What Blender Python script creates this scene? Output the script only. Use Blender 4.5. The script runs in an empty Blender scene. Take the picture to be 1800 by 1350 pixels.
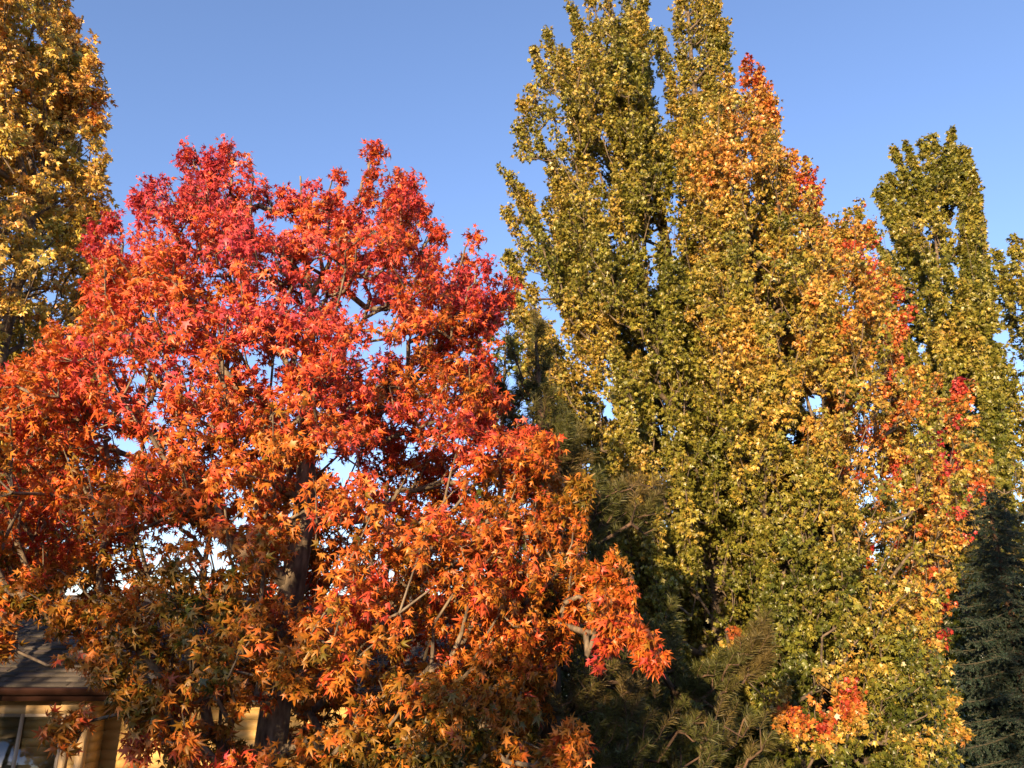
import bpy, math, random
import numpy as np
from mathutils import Vector, noise as mnoise

scene = bpy.context.scene
# ------------------------------------------------------------------ camera, sky, sun, exposure
CAM_Z = 3.4
PITCH = math.radians(19.0)
FPX = 1386.0
cam_d = bpy.data.cameras.new("camera")
cam_d.sensor_width = 36.0
cam_d.lens = FPX / 1800.0 * 36.0
cam_d.clip_start = 0.05
cam_d.clip_end = 3000.0
cam = bpy.data.objects.new("camera", cam_d)
scene.collection.objects.link(cam)
cam.location = (0, 0, CAM_Z)
cam.rotation_euler = (math.radians(90) + PITCH, 0, 0)
scene.camera = cam

SUN_AZ = math.radians(22.0)      # sun stands behind the camera, this far to its left
SUN_EL = math.radians(10.0)
world = bpy.data.worlds.new("World")
scene.world = world
world.use_nodes = True
wn = world.node_tree
bg = wn.nodes["Background"]
sky = wn.nodes.new("ShaderNodeTexSky")
sky.sky_type = 'NISHITA'
sky.sun_disc = False
sky.sun_elevation = SUN_EL
sky.sun_rotation = math.pi + SUN_AZ
sky.altitude = 0
sky.air_density = 1.0
sky.dust_density = 0.3
sky.ozone_density = 2.5
tintn = wn.nodes.new("ShaderNodeMix"); tintn.data_type = 'RGBA'; tintn.blend_type = 'MULTIPLY'
tintn.inputs[0].default_value = 1.0
tintn.inputs[7].default_value = (1.12, 1.0, 1.13, 1)
wn.links.new(sky.outputs[0], tintn.inputs[6]); wn.links.new(tintn.outputs[2], bg.inputs[0])
bg.inputs[1].default_value = 0.108
sun_d = bpy.data.lights.new("sun", 'SUN')
sun_d.energy = 4.3
sun_d.angle = math.radians(0.5)
sun_d.color = (1.0, 0.70, 0.39)
sun = bpy.data.objects.new("sun", sun_d)
scene.collection.objects.link(sun)
S = Vector((-math.sin(SUN_AZ) * math.cos(SUN_EL), -math.cos(SUN_AZ) * math.cos(SUN_EL), math.sin(SUN_EL)))
sun.rotation_euler = S.to_track_quat('Z', 'Y').to_euler()
sun.location = S * 60
scene.view_settings.view_transform = 'Standard'
scene.view_settings.look = 'None'
scene.view_settings.exposure = 1.65
scene.view_settings.gamma = 1.0

# ------------------------------------------------------------------ helpers
CT, ST = math.cos(PITCH), math.sin(PITCH)
def at(px, py, Y):
    """world point that stands at depth Y in the direction of photograph pixel (px, py)"""
    a = (px - 900.0) / FPX; b = (675.0 - py) / FPX
    dy = CT - b * ST; dz = ST + b * CT
    k = Y / dy
    return np.array((a * k, Y, CAM_Z + dz * k))

def proj(P):
    """photograph pixel of world points"""
    d = P - np.array((0, 0, CAM_Z))
    f = d[:, 1] * CT + d[:, 2] * ST; u = -d[:, 1] * ST + d[:, 2] * CT
    return 900 + FPX * d[:, 0] / f, 675 - FPX * u / f

def keep(A, poly_px, rng, soft=6):
    x, y = proj(A)
    return A[in_poly(x + rng.normal(0, soft, len(A)), y + rng.normal(0, soft, len(A)), poly_px)]

def tag(o, label=None, cat=None, group=None, kind=None):
    if label: o['label'] = label
    if cat: o['category'] = cat
    if group: o['group'] = group
    if kind: o['kind'] = kind
    return o

def empty(name, loc):
    o = bpy.data.objects.new(name, None)
    o.location = tuple(float(v) for v in loc)
    scene.collection.objects.link(o)
    return o

def np_mesh(name, verts, loops, sizes, mat, parent=None, cols=None, smooth=False, matidx=None):
    """link ONE mesh object from numpy arrays; verts in world space"""
    verts = np.asarray(verts, dtype=np.float32).reshape(-1, 3)
    loc = None
    if parent is not None:
        loc = np.array(parent_world(parent), dtype=np.float32)
        verts = verts - loc
    me = bpy.data.meshes.new(name)
    me.vertices.add(len(verts)); me.vertices.foreach_set("co", verts.ravel())
    loops = np.asarray(loops, dtype=np.int32).ravel(); sizes = np.asarray(sizes, dtype=np.int32)
    me.loops.add(len(loops)); me.loops.foreach_set("vertex_index", loops)
    me.polygons.add(len(sizes))
    st = np.concatenate(([0], np.cumsum(sizes)[:-1])).astype(np.int32)
    me.polygons.foreach_set("loop_start", st)
    me.polygons.foreach_set("loop_total", sizes)
    if smooth: me.polygons.foreach_set("use_smooth", np.ones(len(sizes), dtype=bool))
    if cols is not None:
        at_ = me.color_attributes.new("tint", 'FLOAT_COLOR', 'POINT')
        c4 = np.ones((len(verts), 4), dtype=np.float32); c4[:, :3] = cols
        at_.data.foreach_set("color", c4.ravel())
    me.update(calc_edges=True)
    if mat is not None: me.materials.append(mat)
    o = bpy.data.objects.new(name, me)
    scene.collection.objects.link(o)
    if parent is not None: o.parent = parent
    return o

def parent_world(p):
    v = Vector(p.location)
    while p.parent is not None:
        p = p.parent; v += Vector(p.location)
    return v

class MB:
    """collects boxes, polygons; builds ONE mesh"""
    def __init__(s): s.v = []; s.f = []
    def poly(s, pts):
        n = len(s.v); s.v += [tuple(map(float, p)) for p in pts]; s.f.append(list(range(n, n + len(pts))))
    def box(s, x0, x1, y0, y1, z0, z1):
        n = len(s.v)
        s.v += [(x0,y0,z0),(x1,y0,z0),(x1,y1,z0),(x0,y1,z0),(x0,y0,z1),(x1,y0,z1),(x1,y1,z1),(x0,y1,z1)]
        for q in ((0,3,2,1),(4,5,6,7),(0,1,5,4),(1,2,6,5),(2,3,7,6),(3,0,4,7)): s.f.append([n + i for i in q])
    def prism(s, pts, off):
        """closed slab: polygon pts extruded by vector off"""
        n = len(s.v); k = len(pts)
        s.v += [tuple(map(float, p)) for p in pts] + [tuple(float(p[i] + off[i]) for i in range(3)) for p in pts]
        s.f.append(list(range(n, n + k))); s.f.append(list(range(n + 2*k - 1, n + k - 1, -1)))
        for i in range(k):
            j = (i + 1) % k; s.f.append([n + i, n + k + i, n + k + j, n + j])
    def build(s, name, mat, parent=None):
        loops = [i for f in s.f for i in f]; sizes = [len(f) for f in s.f]
        return np_mesh(name, np.array(s.v), loops, sizes, mat, parent)

# ------------------------------------------------------------------ materials
def mat_new(name):
    m = bpy.data.materials.new(name); m.use_nodes = True
    return m, m.node_tree, m.node_tree.nodes["Principled BSDF"]

def leaf_mat(name, trans=0.3, rough=0.45, spec=0.35):
    m, nt, p = mat_new(name)
    a = nt.nodes.new("ShaderNodeAttribute"); a.attribute_name = "tint"
    tc = nt.nodes.new("ShaderNodeTexCoord")
    nz = nt.nodes.new("ShaderNodeTexNoise"); nz.inputs["Scale"].default_value = 30; nz.inputs["Detail"].default_value = 3
    nt.links.new(tc.outputs["Object"], nz.inputs["Vector"])
    mr = nt.nodes.new("ShaderNodeMapRange"); mr.inputs[1].default_value = 0.3; mr.inputs[2].default_value = 0.7
    mr.inputs[3].default_value = 0.72; mr.inputs[4].default_value = 1.2
    nt.links.new(nz.outputs[0], mr.inputs[0])
    vm = nt.nodes.new("ShaderNodeVectorMath"); vm.operation = 'SCALE'
    nt.links.new(a.outputs["Color"], vm.inputs[0]); nt.links.new(mr.outputs[0], vm.inputs["Scale"])
    n2 = nt.nodes.new("ShaderNodeTexNoise"); n2.inputs["Scale"].default_value = 55; n2.inputs["Detail"].default_value = 2
    nt.links.new(tc.outputs["Object"], n2.inputs["Vector"])
    m2 = nt.nodes.new("ShaderNodeMapRange"); m2.inputs[1].default_value = 0.60; m2.inputs[2].default_value = 0.70
    m2.inputs[3].default_value = 0.0; m2.inputs[4].default_value = 0.45
    nt.links.new(n2.outputs[0], m2.inputs[0])
    blot = nt.nodes.new("ShaderNodeMix"); blot.data_type = 'RGBA'; blot.inputs[7].default_value = (0.09, 0.05, 0.018, 1)   # brown spots on the blade
    nt.links.new(m2.outputs[0], blot.inputs[0]); nt.links.new(vm.outputs[0], blot.inputs[6])
    nt.links.new(blot.outputs[2], p.inputs["Base Color"])
    p.inputs["Roughness"].default_value = rough
    p.inputs["Specular IOR Level"].default_value = spec
    t = nt.nodes.new("ShaderNodeBsdfTranslucent")
    nt.links.new(vm.outputs[0], t.inputs["Color"])
    mx = nt.nodes.new("ShaderNodeMixShader"); mx.inputs[0].default_value = trans
    nt.links.new(p.outputs[0], mx.inputs[1]); nt.links.new(t.outputs[0], mx.inputs[2])
    nt.links.new(mx.outputs[0], nt.nodes["Material Output"].inputs[0])
    return m

def noise_mat(name, c1, c2, scale=8, rough=0.8, bump=0.3, stretch=(1,1,1), detail=6, bdist=0.02):
    m, nt, p = mat_new(name)
    tc = nt.nodes.new("ShaderNodeTexCoord"); mp = nt.nodes.new("ShaderNodeMapping")
    mp.inputs["Scale"].default_value = stretch
    nt.links.new(tc.outputs["Object"], mp.inputs[0])
    nz = nt.nodes.new("ShaderNodeTexNoise"); nz.inputs["Scale"].default_value = scale; nz.inputs["Detail"].default_value = detail
    nt.links.new(mp.outputs[0], nz.inputs["Vector"])
    cr = nt.nodes.new("ShaderNodeValToRGB")
    cr.color_ramp.elements[0].color = (*c1, 1); cr.color_ramp.elements[1].color = (*c2, 1)
    cr.color_ramp.elements[0].position = 0.35; cr.color_ramp.elements[1].position = 0.65
    nt.links.new(nz.outputs[0], cr.inputs[0]); nt.links.new(cr.outputs[0], p.inputs["Base Color"])
    p.inputs["Roughness"].default_value = rough
    b = nt.nodes.new("ShaderNodeBump"); b.inputs["Strength"].default_value = bump; b.inputs["Distance"].default_value = bdist
    nt.links.new(nz.outputs[0], b.inputs["Height"]); nt.links.new(b.outputs[0], p.inputs["Normal"])
    return m

M = {}
M['gum_leaf'] = leaf_mat('sweetgum_leaf', 0.30, 0.42, 0.4)
M['maple_leaf'] = leaf_mat('maple_leaf', 0.28, 0.38, 0.5)
M['needle'] = leaf_mat('needle', 0.12, 0.5, 0.35)
M['gum_bark'] = noise_mat('sweetgum_bark', (0.05,0.036,0.026), (0.2,0.155,0.105), 14, 0.9, 1.0, (1,1,0.35))
M['maple_bark'] = noise_mat('maple_bark', (0.03,0.023,0.017), (0.17,0.125,0.085), 7, 0.9, 1.0, (1,1,1.6))
M['pine_bark'] = noise_mat('pine_bark', (0.035,0.022,0.015), (0.12,0.07,0.042), 9, 0.9, 0.8, (1,1,0.4))
M['spruce_twig'] = noise_mat('spruce_twig', (0.03,0.03,0.02), (0.07,0.06,0.035), 20, 0.9, 0.5)
M['seed'] = noise_mat('seed_ball', (0.02,0.014,0.01), (0.08,0.05,0.03), 60, 0.9, 0.8)
M['grass'] = noise_mat('grass', (0.03,0.05,0.012), (0.07,0.09,0.025), 3, 0.95, 0.6)
M['gutter'] = noise_mat('gutter_paint', (0.035,0.016,0.012), (0.05,0.022,0.016), 4, 0.35, 0.05)
M['trim'] = noise_mat('trim_paint', (0.44,0.30,0.15), (0.5,0.35,0.18), 5, 0.6, 0.05)
M['frame'] = noise_mat('window_frame_vinyl', (0.22,0.18,0.14), (0.26,0.21,0.16), 5, 0.5, 0.03)
M['blind'] = noise_mat('blind_slats', (0.25,0.2,0.14), (0.3,0.24,0.17), 5, 0.6, 0.05)
M['pale'] = noise_mat('pale_blue_siding', (0.22,0.27,0.32), (0.27,0.32,0.37), 5, 0.7, 0.05)

def siding_mat():
    m, nt, p = mat_new('tan_lap_siding')
    tc = nt.nodes.new("ShaderNodeTexCoord")
    nz = nt.nodes.new("ShaderNodeTexNoise"); nz.inputs["Scale"].default_value = 6; nz.inputs["Detail"].default_value = 8
    mp = nt.nodes.new("ShaderNodeMapping"); mp.inputs["Scale"].default_value = (0.4, 0.4, 6)
    nt.links.new(tc.outputs["Object"], mp.inputs[0]); nt.links.new(mp.outputs[0], nz.inputs["Vector"])
    cr = nt.nodes.new("ShaderNodeValToRGB")
    cr.color_ramp.elements[0].color = (0.52,0.33,0.11,1); cr.color_ramp.elements[1].color = (0.6,0.40,0.15,1)
    nt.links.new(nz.outputs[0], cr.inputs[0]); nt.links.new(cr.outputs[0], p.inputs["Base Color"])
    p.inputs["Roughness"].default_value = 0.65
    return m
M['siding'] = siding_mat()

def shingle_mat():
    m, nt, p = mat_new('asphalt_shingles')
    a = nt.nodes.new("ShaderNodeAttribute"); a.attribute_name = "tint"
    tc = nt.nodes.new("ShaderNodeTexCoord")
    nz = nt.nodes.new("ShaderNodeTexNoise"); nz.inputs["Scale"].default_value = 90; nz.inputs["Detail"].default_value = 4
    nt.links.new(tc.outputs["Object"], nz.inputs["Vector"])
    mr = nt.nodes.new("ShaderNodeMapRange"); mr.inputs[1].default_value = 0.3; mr.inputs[2].default_value = 0.7
    mr.inputs[3].default_value = 0.6; mr.inputs[4].default_value = 1.4
    nt.links.new(nz.outputs[0], mr.inputs[0])
    vm = nt.nodes.new("ShaderNodeVectorMath"); vm.operation = 'SCALE'
    nt.links.new(a.outputs["Color"], vm.inputs[0]); nt.links.new(mr.outputs[0], vm.inputs["Scale"])
    nt.links.new(vm.outputs[0], p.inputs["Base Color"])
    p.inputs["Roughness"].default_value = 0.8
    return m
M['shingle'] = shingle_mat()

def glass_mat():
    m, nt, p = mat_new('window_glass')
    tr = nt.nodes.new("ShaderNodeBsdfTransparent"); tr.inputs[0].default_value = (.62, .64, .62, 1)
    gl = nt.nodes.new("ShaderNodeBsdfGlossy"); gl.inputs["Roughness"].default_value = 0.02
    mx = nt.nodes.new("ShaderNodeMixShader"); mx.inputs[0].default_value = 0.10
    nt.links.new(tr.outputs[0], mx.inputs[1]); nt.links.new(gl.outputs[0], mx.inputs[2])
    nt.links.new(mx.outputs[0], nt.nodes["Material Output"].inputs[0])
    return m
M['glass'] = glass_mat()

# ------------------------------------------------------------------ leaf templates
def star(tips, notches, base, cy, droop=0.16):
    """fan mesh of a lobed leaf; tips / notches = (angle from the tip axis, radius)"""
    pts = []
    for a, r in tips: pts.append((a, r, 1)); 
    for a, r in tips:
        if a: pts.append((-a, r, 1))
    for a, r in notches: pts.append((a, r, 0)); pts.append((-a, r, 0))
    pts.append((180, base, 0))
    pts.sort(key=lambda t: t[0])
    v = [(0, cy, 0.03)]
    tipw = [0]
    for a, r, t in pts:
        x = math.sin(math.radians(a)) * r; y = math.cos(math.radians(a)) * r
        v.append((x, cy + y, -droop * (r ** 1.6) if t else 0.02 - droop * 0.2 * r)); tipw.append(t)
    n = len(pts)
    f = [(0, 1 + i, 1 + (i + 1) % n) for i in range(n)]
    return np.array(v, dtype=np.float32), np.array(f, dtype=np.int32), np.array(tipw, dtype=np.float32)

GUM = star([(0, .88), (56, .80), (116, .58)], [(27, .30), (86, .27)], .14, .16, .28)
MAPLE = star([(0, .78), (48, .74), (104, .48)], [(14, .62), (25, .38), (60, .60), (76, .34)], .14, .18, .22)
MAPLE_S = star([(0, .8), (50, .74), (108, .48)], [(24, .42), (78, .38)], .14, .18, .22)

def norm(a): return a / np.maximum(np.linalg.norm(a, axis=-1, keepdims=True), 1e-9)

def leaf_mesh(name, tmpl, pos, tipdir, nrm, size, col, mat, parent, rng, tipcol=None):
    V, F, TW = tmpl
    n = len(pos); k = len(V)
    nrm = norm(nrm); tipd = norm(tipdir - (tipdir * nrm).sum(1, keepdims=True) * nrm)
    side = np.cross(tipd, nrm)
    curl = rng.uniform(0.1, 1, (n, 1, 1)) ** 1.6 * 3.6; wid = rng.uniform(0.75, 1.05, (n, 1, 1))
    fold = rng.uniform(0, 1, (n, 1)) ** 1.5 * 0.9
    s = size.reshape(n, 1, 1)
    vx = V[None, :, 0:1] * wid; vy = V[None, :, 1:2]; vz = V[None, :, 2:3] * curl + np.abs(V[None, :, 0:1]) * fold[:, :, None] * -1
    P = pos[:, None, :] + s * (vx * side[:, None, :] + vy * tipd[:, None, :] + vz * nrm[:, None, :])
    verts = P.reshape(-1, 3)
    tri = (F[None] + (np.arange(n) * k)[:, None, None]).reshape(-1, 3)
    c = np.repeat(col[:, None, :], k, axis=1)
    if tipcol is not None:
        w = (TW[None, :, None] * rng.uniform(0, 0.7, (n, 1, 1)))
        c = c * (1 - w) + tipcol[:, None, :] * w
    return np_mesh(name, verts, tri, np.full(len(tri), 3), mat, parent, cols=c.reshape(-1, 3))

def seg_tubes(A, B, ra, rb, sides=5):
    """numpy frustums for segments A->B"""
    n = len(A); d = norm(B - A)
    ref = np.where(np.abs(d[:, 2:3]) > 0.9, np.array([[1., 0, 0]]), np.array([[0., 0, 1]]))
    u = norm(np.cross(d, ref)); w = np.cross(d, u)
    ang = np.arange(sides) * 2 * math.pi / sides
    ring = np.cos(ang)[None, :, None] * u[:, None, :] + np.sin(ang)[None, :, None] * w[:, None, :]
    va = A[:, None, :] + ring * ra[:, None, None]; vb = B[:, None, :] + ring * rb[:, None, None]
    V = np.concatenate([va, vb], axis=1).reshape(-1, 3)
    i = np.arange(sides); j = (i + 1) % sides
    q = np.stack([i, j, j + sides, i + sides], axis=1)
    L = (q[None] + (np.arange(n) * 2 * sides)[:, None, None]).reshape(-1, 4)
    return V, L

def tube_path(pts, rad, sides=14, rough=0.06, seed=0):
    """continuous lumpy tube along a path (trunks)"""
    pts = np.array(pts, float); rad = np.array(rad, float)
    # subdivide with smooth interpolation
    t = np.linspace(0, len(pts) - 1, (len(pts) - 1) * 8 + 1)
    def cat(a):
        o = []
        for x in t:
            i = min(int(x), len(pts) - 2); f = x - i
            p0 = a[max(i - 1, 0)]; p1 = a[i]; p2 = a[i + 1]; p3 = a[min(i + 2, len(pts) - 1)]
            o.append(0.5 * ((2 * p1) + (-p0 + p2) * f + (2*p0 - 5*p1 + 4*p2 - p3) * f*f + (-p0 + 3*p1 - 3*p2 + p3) * f**3))
        return np.array(o)
    P = cat(pts); R = np.maximum(cat(rad), 0.004)
    V = []; n = len(P)
    for i in range(n):
        d = P[min(i + 1, n - 1)] - P[max(i - 1, 0)]; d = d / np.linalg.norm(d)
        ref = np.array((1., 0, 0)); u = np.cross(d, ref); u /= np.linalg.norm(u); w = np.cross(d, u)
        for s in range(sides):
            a = s * 2 * math.pi / sides
            q = P[i] + (math.cos(a) * u + math.sin(a) * w) * R[i]
            k = 1 + rough * mnoise.noise(Vector((q[0] * 5 + seed, q[1] * 5, q[2] * 2.2))) * 2
            V.append(P[i] + (math.cos(a) * u + math.sin(a) * w) * R[i] * k)
    L = []
    for i in range(n - 1):
        for s in range(sides):
            s2 = (s + 1) % sides
            L.append((i*sides + s, i*sides + s2, (i+1)*sides + s2, (i+1)*sides + s))
    return np.array(V), np.array(L), P, R

def ramp(t, stops):
    ts = np.array([s[0] for s in stops]); cs = np.array([s[1] for s in stops])
    return np.stack([np.interp(t, ts, cs[:, i]) for i in range(3)], axis=-1)

def nz(P, sc, seed=0.0):
    return np.array([mnoise.noise(Vector((p[0] * sc + seed, p[1] * sc + seed * 1.7, p[2] * sc))) for p in P])

# ------------------------------------------------------------------ branching
def grow(trunk_P, attract, rng, up=0.55, step=0.4, wig=0.10, pathw=0.12):
    """link every attractor to the nearest suitable branch node; returns nodes, parents"""
    nodes = [p for p in trunk_P]; par = [-1] + list(range(len(trunk_P) - 1))
    path = [0.0]
    for i in range(1, len(nodes)): path.append(path[-1] + np.linalg.norm(nodes[i] - nodes[i-1]) * 0.4)
    N = np.zeros((len(nodes) + len(attract) * 14, 3)); N[:len(nodes)] = nodes
    PL = np.zeros(len(N)); PL[:len(path)] = path
    par = list(par) + [0] * (len(N) - len(par))
    cnt = len(nodes)
    T = np.array(trunk_P)
    d0 = np.array([np.min(np.linalg.norm(T - a, axis=1)) for a in attract])
    ends = np.full(len(attract), -1)
    for ai in np.argsort(d0):
        a = attract[ai]
        d = a - N[:cnt]; dist = np.linalg.norm(d, axis=1) + 1e-6
        cost = dist * (1.25 - up * d[:, 2] / dist) + pathw * PL[:cnt]
        j = int(np.argmin(cost)); L = dist[j]
        k = int(min(12, max(1, round(L / step))))
        prev = j; p0 = N[j].copy()
        bow = np.array((0, 0, -0.12 * L * up)) + rng.normal(0, wig * 0.5 * L, 3)
        for s in range(1, k + 1):
            f = s / k
            q = p0 + (a - p0) * f + bow * 4 * f * (1 - f) * 0.6
            if s < k: q = q + rng.normal(0, wig * 0.12, 3)
            if cnt >= len(N): break
            N[cnt] = q; par[cnt] = prev
            PL[cnt] = PL[prev] + L / k
            prev = cnt; cnt += 1
        ends[ai] = prev
    return N[:cnt], np.array(par[:cnt]), ends

def branch_mesh(name, N, par, ends, ntrunk, mat, parent, tip_r=0.006, power=0.42, maxr=0.09, extra=None, sides=5):
    w = np.zeros(len(N)); w[ends] += 1
    for i in range(len(N) - 1, 0, -1):
        if par[i] >= 0: w[par[i]] += w[i]
    r = np.minimum(tip_r * np.maximum(w, 1) ** power, maxr)
    idx = np.arange(ntrunk, len(N))
    A = N[par[idx]]; B = N[idx]; rb = r[idx]; ra = np.minimum(r[par[idx]], rb * 1.5 + 0.002)
    V, L = seg_tubes(A, B, ra, rb, sides)
    if extra is not None:
        V2, L2 = seg_tubes(extra[0], extra[1], extra[2], extra[3], 3)
        Lq = np.concatenate([L.ravel(), (L2 + len(V)).ravel()])
        sz = np.full(len(L) + len(L2), 4); V = np.concatenate([V, V2])
        return np_mesh(name, V, Lq, sz, mat, parent, smooth=True)
    return np_mesh(name, V, L, np.full(len(L), 4), mat, parent, smooth=True)

def in_poly(x, z, poly):
    c = np.zeros(len(x), bool); n = len(poly)
    for i in range(n):
        x1, z1 = poly[i]; x2, z2 = poly[(i + 1) % n]
        m = ((z1 > z) != (z2 > z)) & (x < (x2 - x1) * (z - z1) / (z2 - z1 + 1e-12) + x1)
        c ^= m
    return c

def edge_dist(x, z, poly):
    d = np.full(len(x), 1e9); n = len(poly)
    for i in range(n):
        a = np.array(poly[i]); b = np.array(poly[(i + 1) % n]); ab = b - a
        t = np.clip(((x - a[0]) * ab[0] + (z - a[1]) * ab[1]) / (ab @ ab + 1e-9), 0, 1)
        d = np.minimum(d, np.hypot(x - a[0] - t * ab[0], z - a[1] - t * ab[1]))
    return d

def wpoly(pix, Y):
    return [(at(x, y, Y)[0], at(x, y, Y)[2]) for x, y in pix]

def fill_body(poly, Yc, D, n, rng, core=2.2, shell=0.55, clump=0.9, thresh=-0.15, seed=0.0, minz=0.5):
    """points through the volume of a crown: outline poly (X,Z) at Yc, depth half-thickness up to D"""
    xs = [p[0] for p in poly]; zs = [p[1] for p in poly]
    out = []
    tot = 0
    while tot < n:
        k = n * 3
        x = rng.uniform(min(xs), max(xs), k); z = rng.uniform(max(min(zs), minz), max(zs), k)
        ok = in_poly(x, z, poly); x = x[ok]; z = z[ok]
        e = edge_dist(x, z, poly)
        th = D * np.sqrt(1 - (1 - np.clip(e / core, 0, 1)) ** 2)
        u = rng.uniform(-1, 1, len(x)); u = np.sign(u) * np.abs(u) ** shell
        P = np.stack([x, Yc + u * th, z], 1)
        g = nz(P, clump, seed)
        P = P[g > thresh + rng.normal(0, 0.06, len(P))]
        out.append(P); tot += len(P)
    return np.concatenate(out)[:n]

def plume_points(tip, base, r0, n, rng, taper=0.8):
    s = rng.uniform(0, 1, n) ** 0.9                       # 0 = tip
    c = tip[None] + (base - tip)[None] * s[:, None]
    r = r0 * np.clip(0.10 + s * 1.35, 0, 1) ** taper
    off = norm(rng.normal(0, 1, (n, 3))) * (rng.uniform(0, 1, (n, 1)) ** 0.5) * r[:, None]
    return c + off

def foliage(attr, dirs, axis, per, size, rng, L=(0.2, 0.4), petiole=0.07, upn=0.5, outn=0.8, rnd=0.7, droop=0.7):
    """leaves along short shoots; returns leaf arrays plus the shoot twigs"""
    n = len(attr)
    Ls = rng.uniform(L[0], L[1], n)
    per_i = np.maximum(3, (per * rng.uniform(0.6, 1.4, n)).astype(int))
    idx = np.repeat(np.arange(n), per_i)
    s = rng.uniform(0, 1, len(idx)) ** 0.8
    c = attr[idx] + dirs[idx] * (Ls[idx] * s)[:, None]
    rad = rng.normal(0, 1, (len(idx), 3)); rad = norm(rad - (rad * dirs[idx]).sum(1, keepdims=True) * dirs[idx] * 0.8)
    pos = c + rad * (petiole * rng.uniform(0.5, 1.4, len(idx)))[:, None]
    out = pos - axis(pos); out[:, 2] *= 0.3; out = norm(out)
    tipd = rad * 0.7 + np.array([[0, 0, -droop]]) + out * 0.4 + rng.normal(0, 0.3, pos.shape)
    nr = np.array([[0, 0, upn]]) + out * outn + rng.normal(0, rnd, pos.shape)
    sz = size * rng.uniform(0.5, 1.3, len(idx))
    tw = (attr, attr + dirs * Ls[:, None], np.full(n, 0.004), np.full(n, 0.002))
    return idx, pos, tipd, nr, sz, tw

# ------------------------------------------------------------------ maples
MAPLE_STOPS = [(0.0, (0.036,0.052,0.010)), (0.2, (0.10,0.118,0.018)), (0.38, (0.245,0.23,0.034)), (0.55, (0.50,0.325,0.065)),
               (0.7, (0.50,0.19,0.035)), (0.84, (0.52,0.08,0.03)), (1.0, (0.45,0.035,0.04))]

def maple(name, label, base, trunk, poly_px, Yc, D, nplumes, tips, hue, leaf=0.14, per=11, per_plume=24, plume_len=(1.6, 3.2),
          plume_r=0.42, seed=1, group=None, body=0, tmpl=MAPLE_S, core=1.8, lean=0.35, maxr=0.08, trunk_r=0.16, voids=(), hollows=(), face=0.5, rich=1.0):
    rng = np.random.default_rng(seed)
    poly = wpoly(poly_px, Yc)
    root = empty(name, base); tag(root, label, 'tree', group)
    rr = np.linspace(trunk_r, 0.02, len(trunk))
    V, Lq, TP, TR = tube_path(trunk, rr, seed=seed)
    np_mesh('trunk', V, Lq.ravel(), np.full(len(Lq), 4), M['maple_bark'], root, smooth=True)
    T = np.array(TP)
    def axis(p):
        i = np.clip(np.searchsorted(T[:, 2], p[:, 2]), 0, len(T) - 1)
        return T[i]
    A = []; FREE = []
    def add(tip, L, r, n, dest=None):
        ax = axis(tip[None])[0]
        ho = (tip - ax) * np.array((1, 1, 0))
        b = tip - np.array((0, 0, L)) - ho * lean * min(1, L / 3)
        (A if dest is None else dest).append(plume_points(tip, b, r, n, rng))
    for t in tips:
        px, py, L = t[:3]; dY = t[3] if len(t) > 3 else 0
        add(at(px, py, Yc + dY), L, plume_r * (t[4] if len(t) > 4 else 0.72), int(per_plume * L / 1.8), FREE)
    P = fill_body(poly, Yc, D, nplumes, rng, core=core, shell=0.6, clump=0.5, thresh=-0.25, seed=seed * 3.1)
    for p in P:
        L = rng.uniform(*plume_len)
        add(p, L, plume_r * rng.uniform(0.7, 1.25), int(per_plume * L / 2.4))
    if body: A.append(fill_body(poly, Yc, D, body, rng, core=core, shell=0.8, clump=0.8, thresh=-0.2, seed=seed))
    A = keep(np.concatenate(A), poly_px, rng, 9)
    if FREE: A = np.concatenate([A] + FREE)
    A = A[A[:, 2] > 0.4]
    for (hx, hy, rx, ry, pr) in hollows:          # thin places in the near side of the crown
        x, y = proj(A); q = ((x - hx) / rx) ** 2 + ((y - hy) / ry) ** 2 < rng.uniform(.6, 1.3, len(A))
        A = A[~(q & (A[:, 1] < Yc + 0.25) & (rng.uniform(0, 1, len(A)) < pr))]
    for (vx, vy, vr) in voids:
        c = at(vx, vy, Yc); dv = c - np.array((0, 0, CAM_Z)); dv /= np.linalg.norm(dv)
        q = A - c; off = q - (q @ dv)[:, None] * dv
        A = A[np.linalg.norm(off, axis=1) > vr]
    N, par, ends = grow(TP[int(len(TP) * 0.12):], A, rng, up=0.75, step=0.45)
    out = norm((A - axis(A)) * np.array((1, 1, 0)) + 1e-6)
    dirs = norm(np.array([[0, 0, 1.0]]) + out * 0.35 + rng.normal(0, 0.3, A.shape))
    idx, pos, tipd, nr, sz, tw = foliage(A, dirs, axis, per, leaf, rng, (0.15, 0.38), 0.075, 0.25, face, 0.95, 1.1)
    branch_mesh('branches', N, par, ends, len(TP) - int(len(TP) * 0.12), M['maple_bark'], root, 0.006, 0.4, maxr, tw)
    t = hue(A, rng)[idx] + rng.normal(0, 0.055, len(idx))
    col = ramp(np.clip(t, 0, 1), MAPLE_STOPS) * rng.uniform(0.6, 1.25, (len(idx), 1)) * rng.uniform(0.75, 1.2, (len(A), 1))[idx] * rich
    tc = ramp(np.clip(t + 0.12, 0, 1), MAPLE_STOPS)
    leaf_mesh('crown', tmpl, pos, tipd, nr, sz, col, M['maple_leaf'], root, rng, tc)
    print(name, len(A), 'shoots', len(idx), 'leaves')
    return root

def trunk_px(pts):  # (px,py,Y)
    return [at(*p) for p in pts]

def gp(px, Y):     # ground point below the pixel column px at depth Y (taken at horizon)
    p = at(px, 1152, Y); return np.array((p[0], Y, 0.0))

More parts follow.
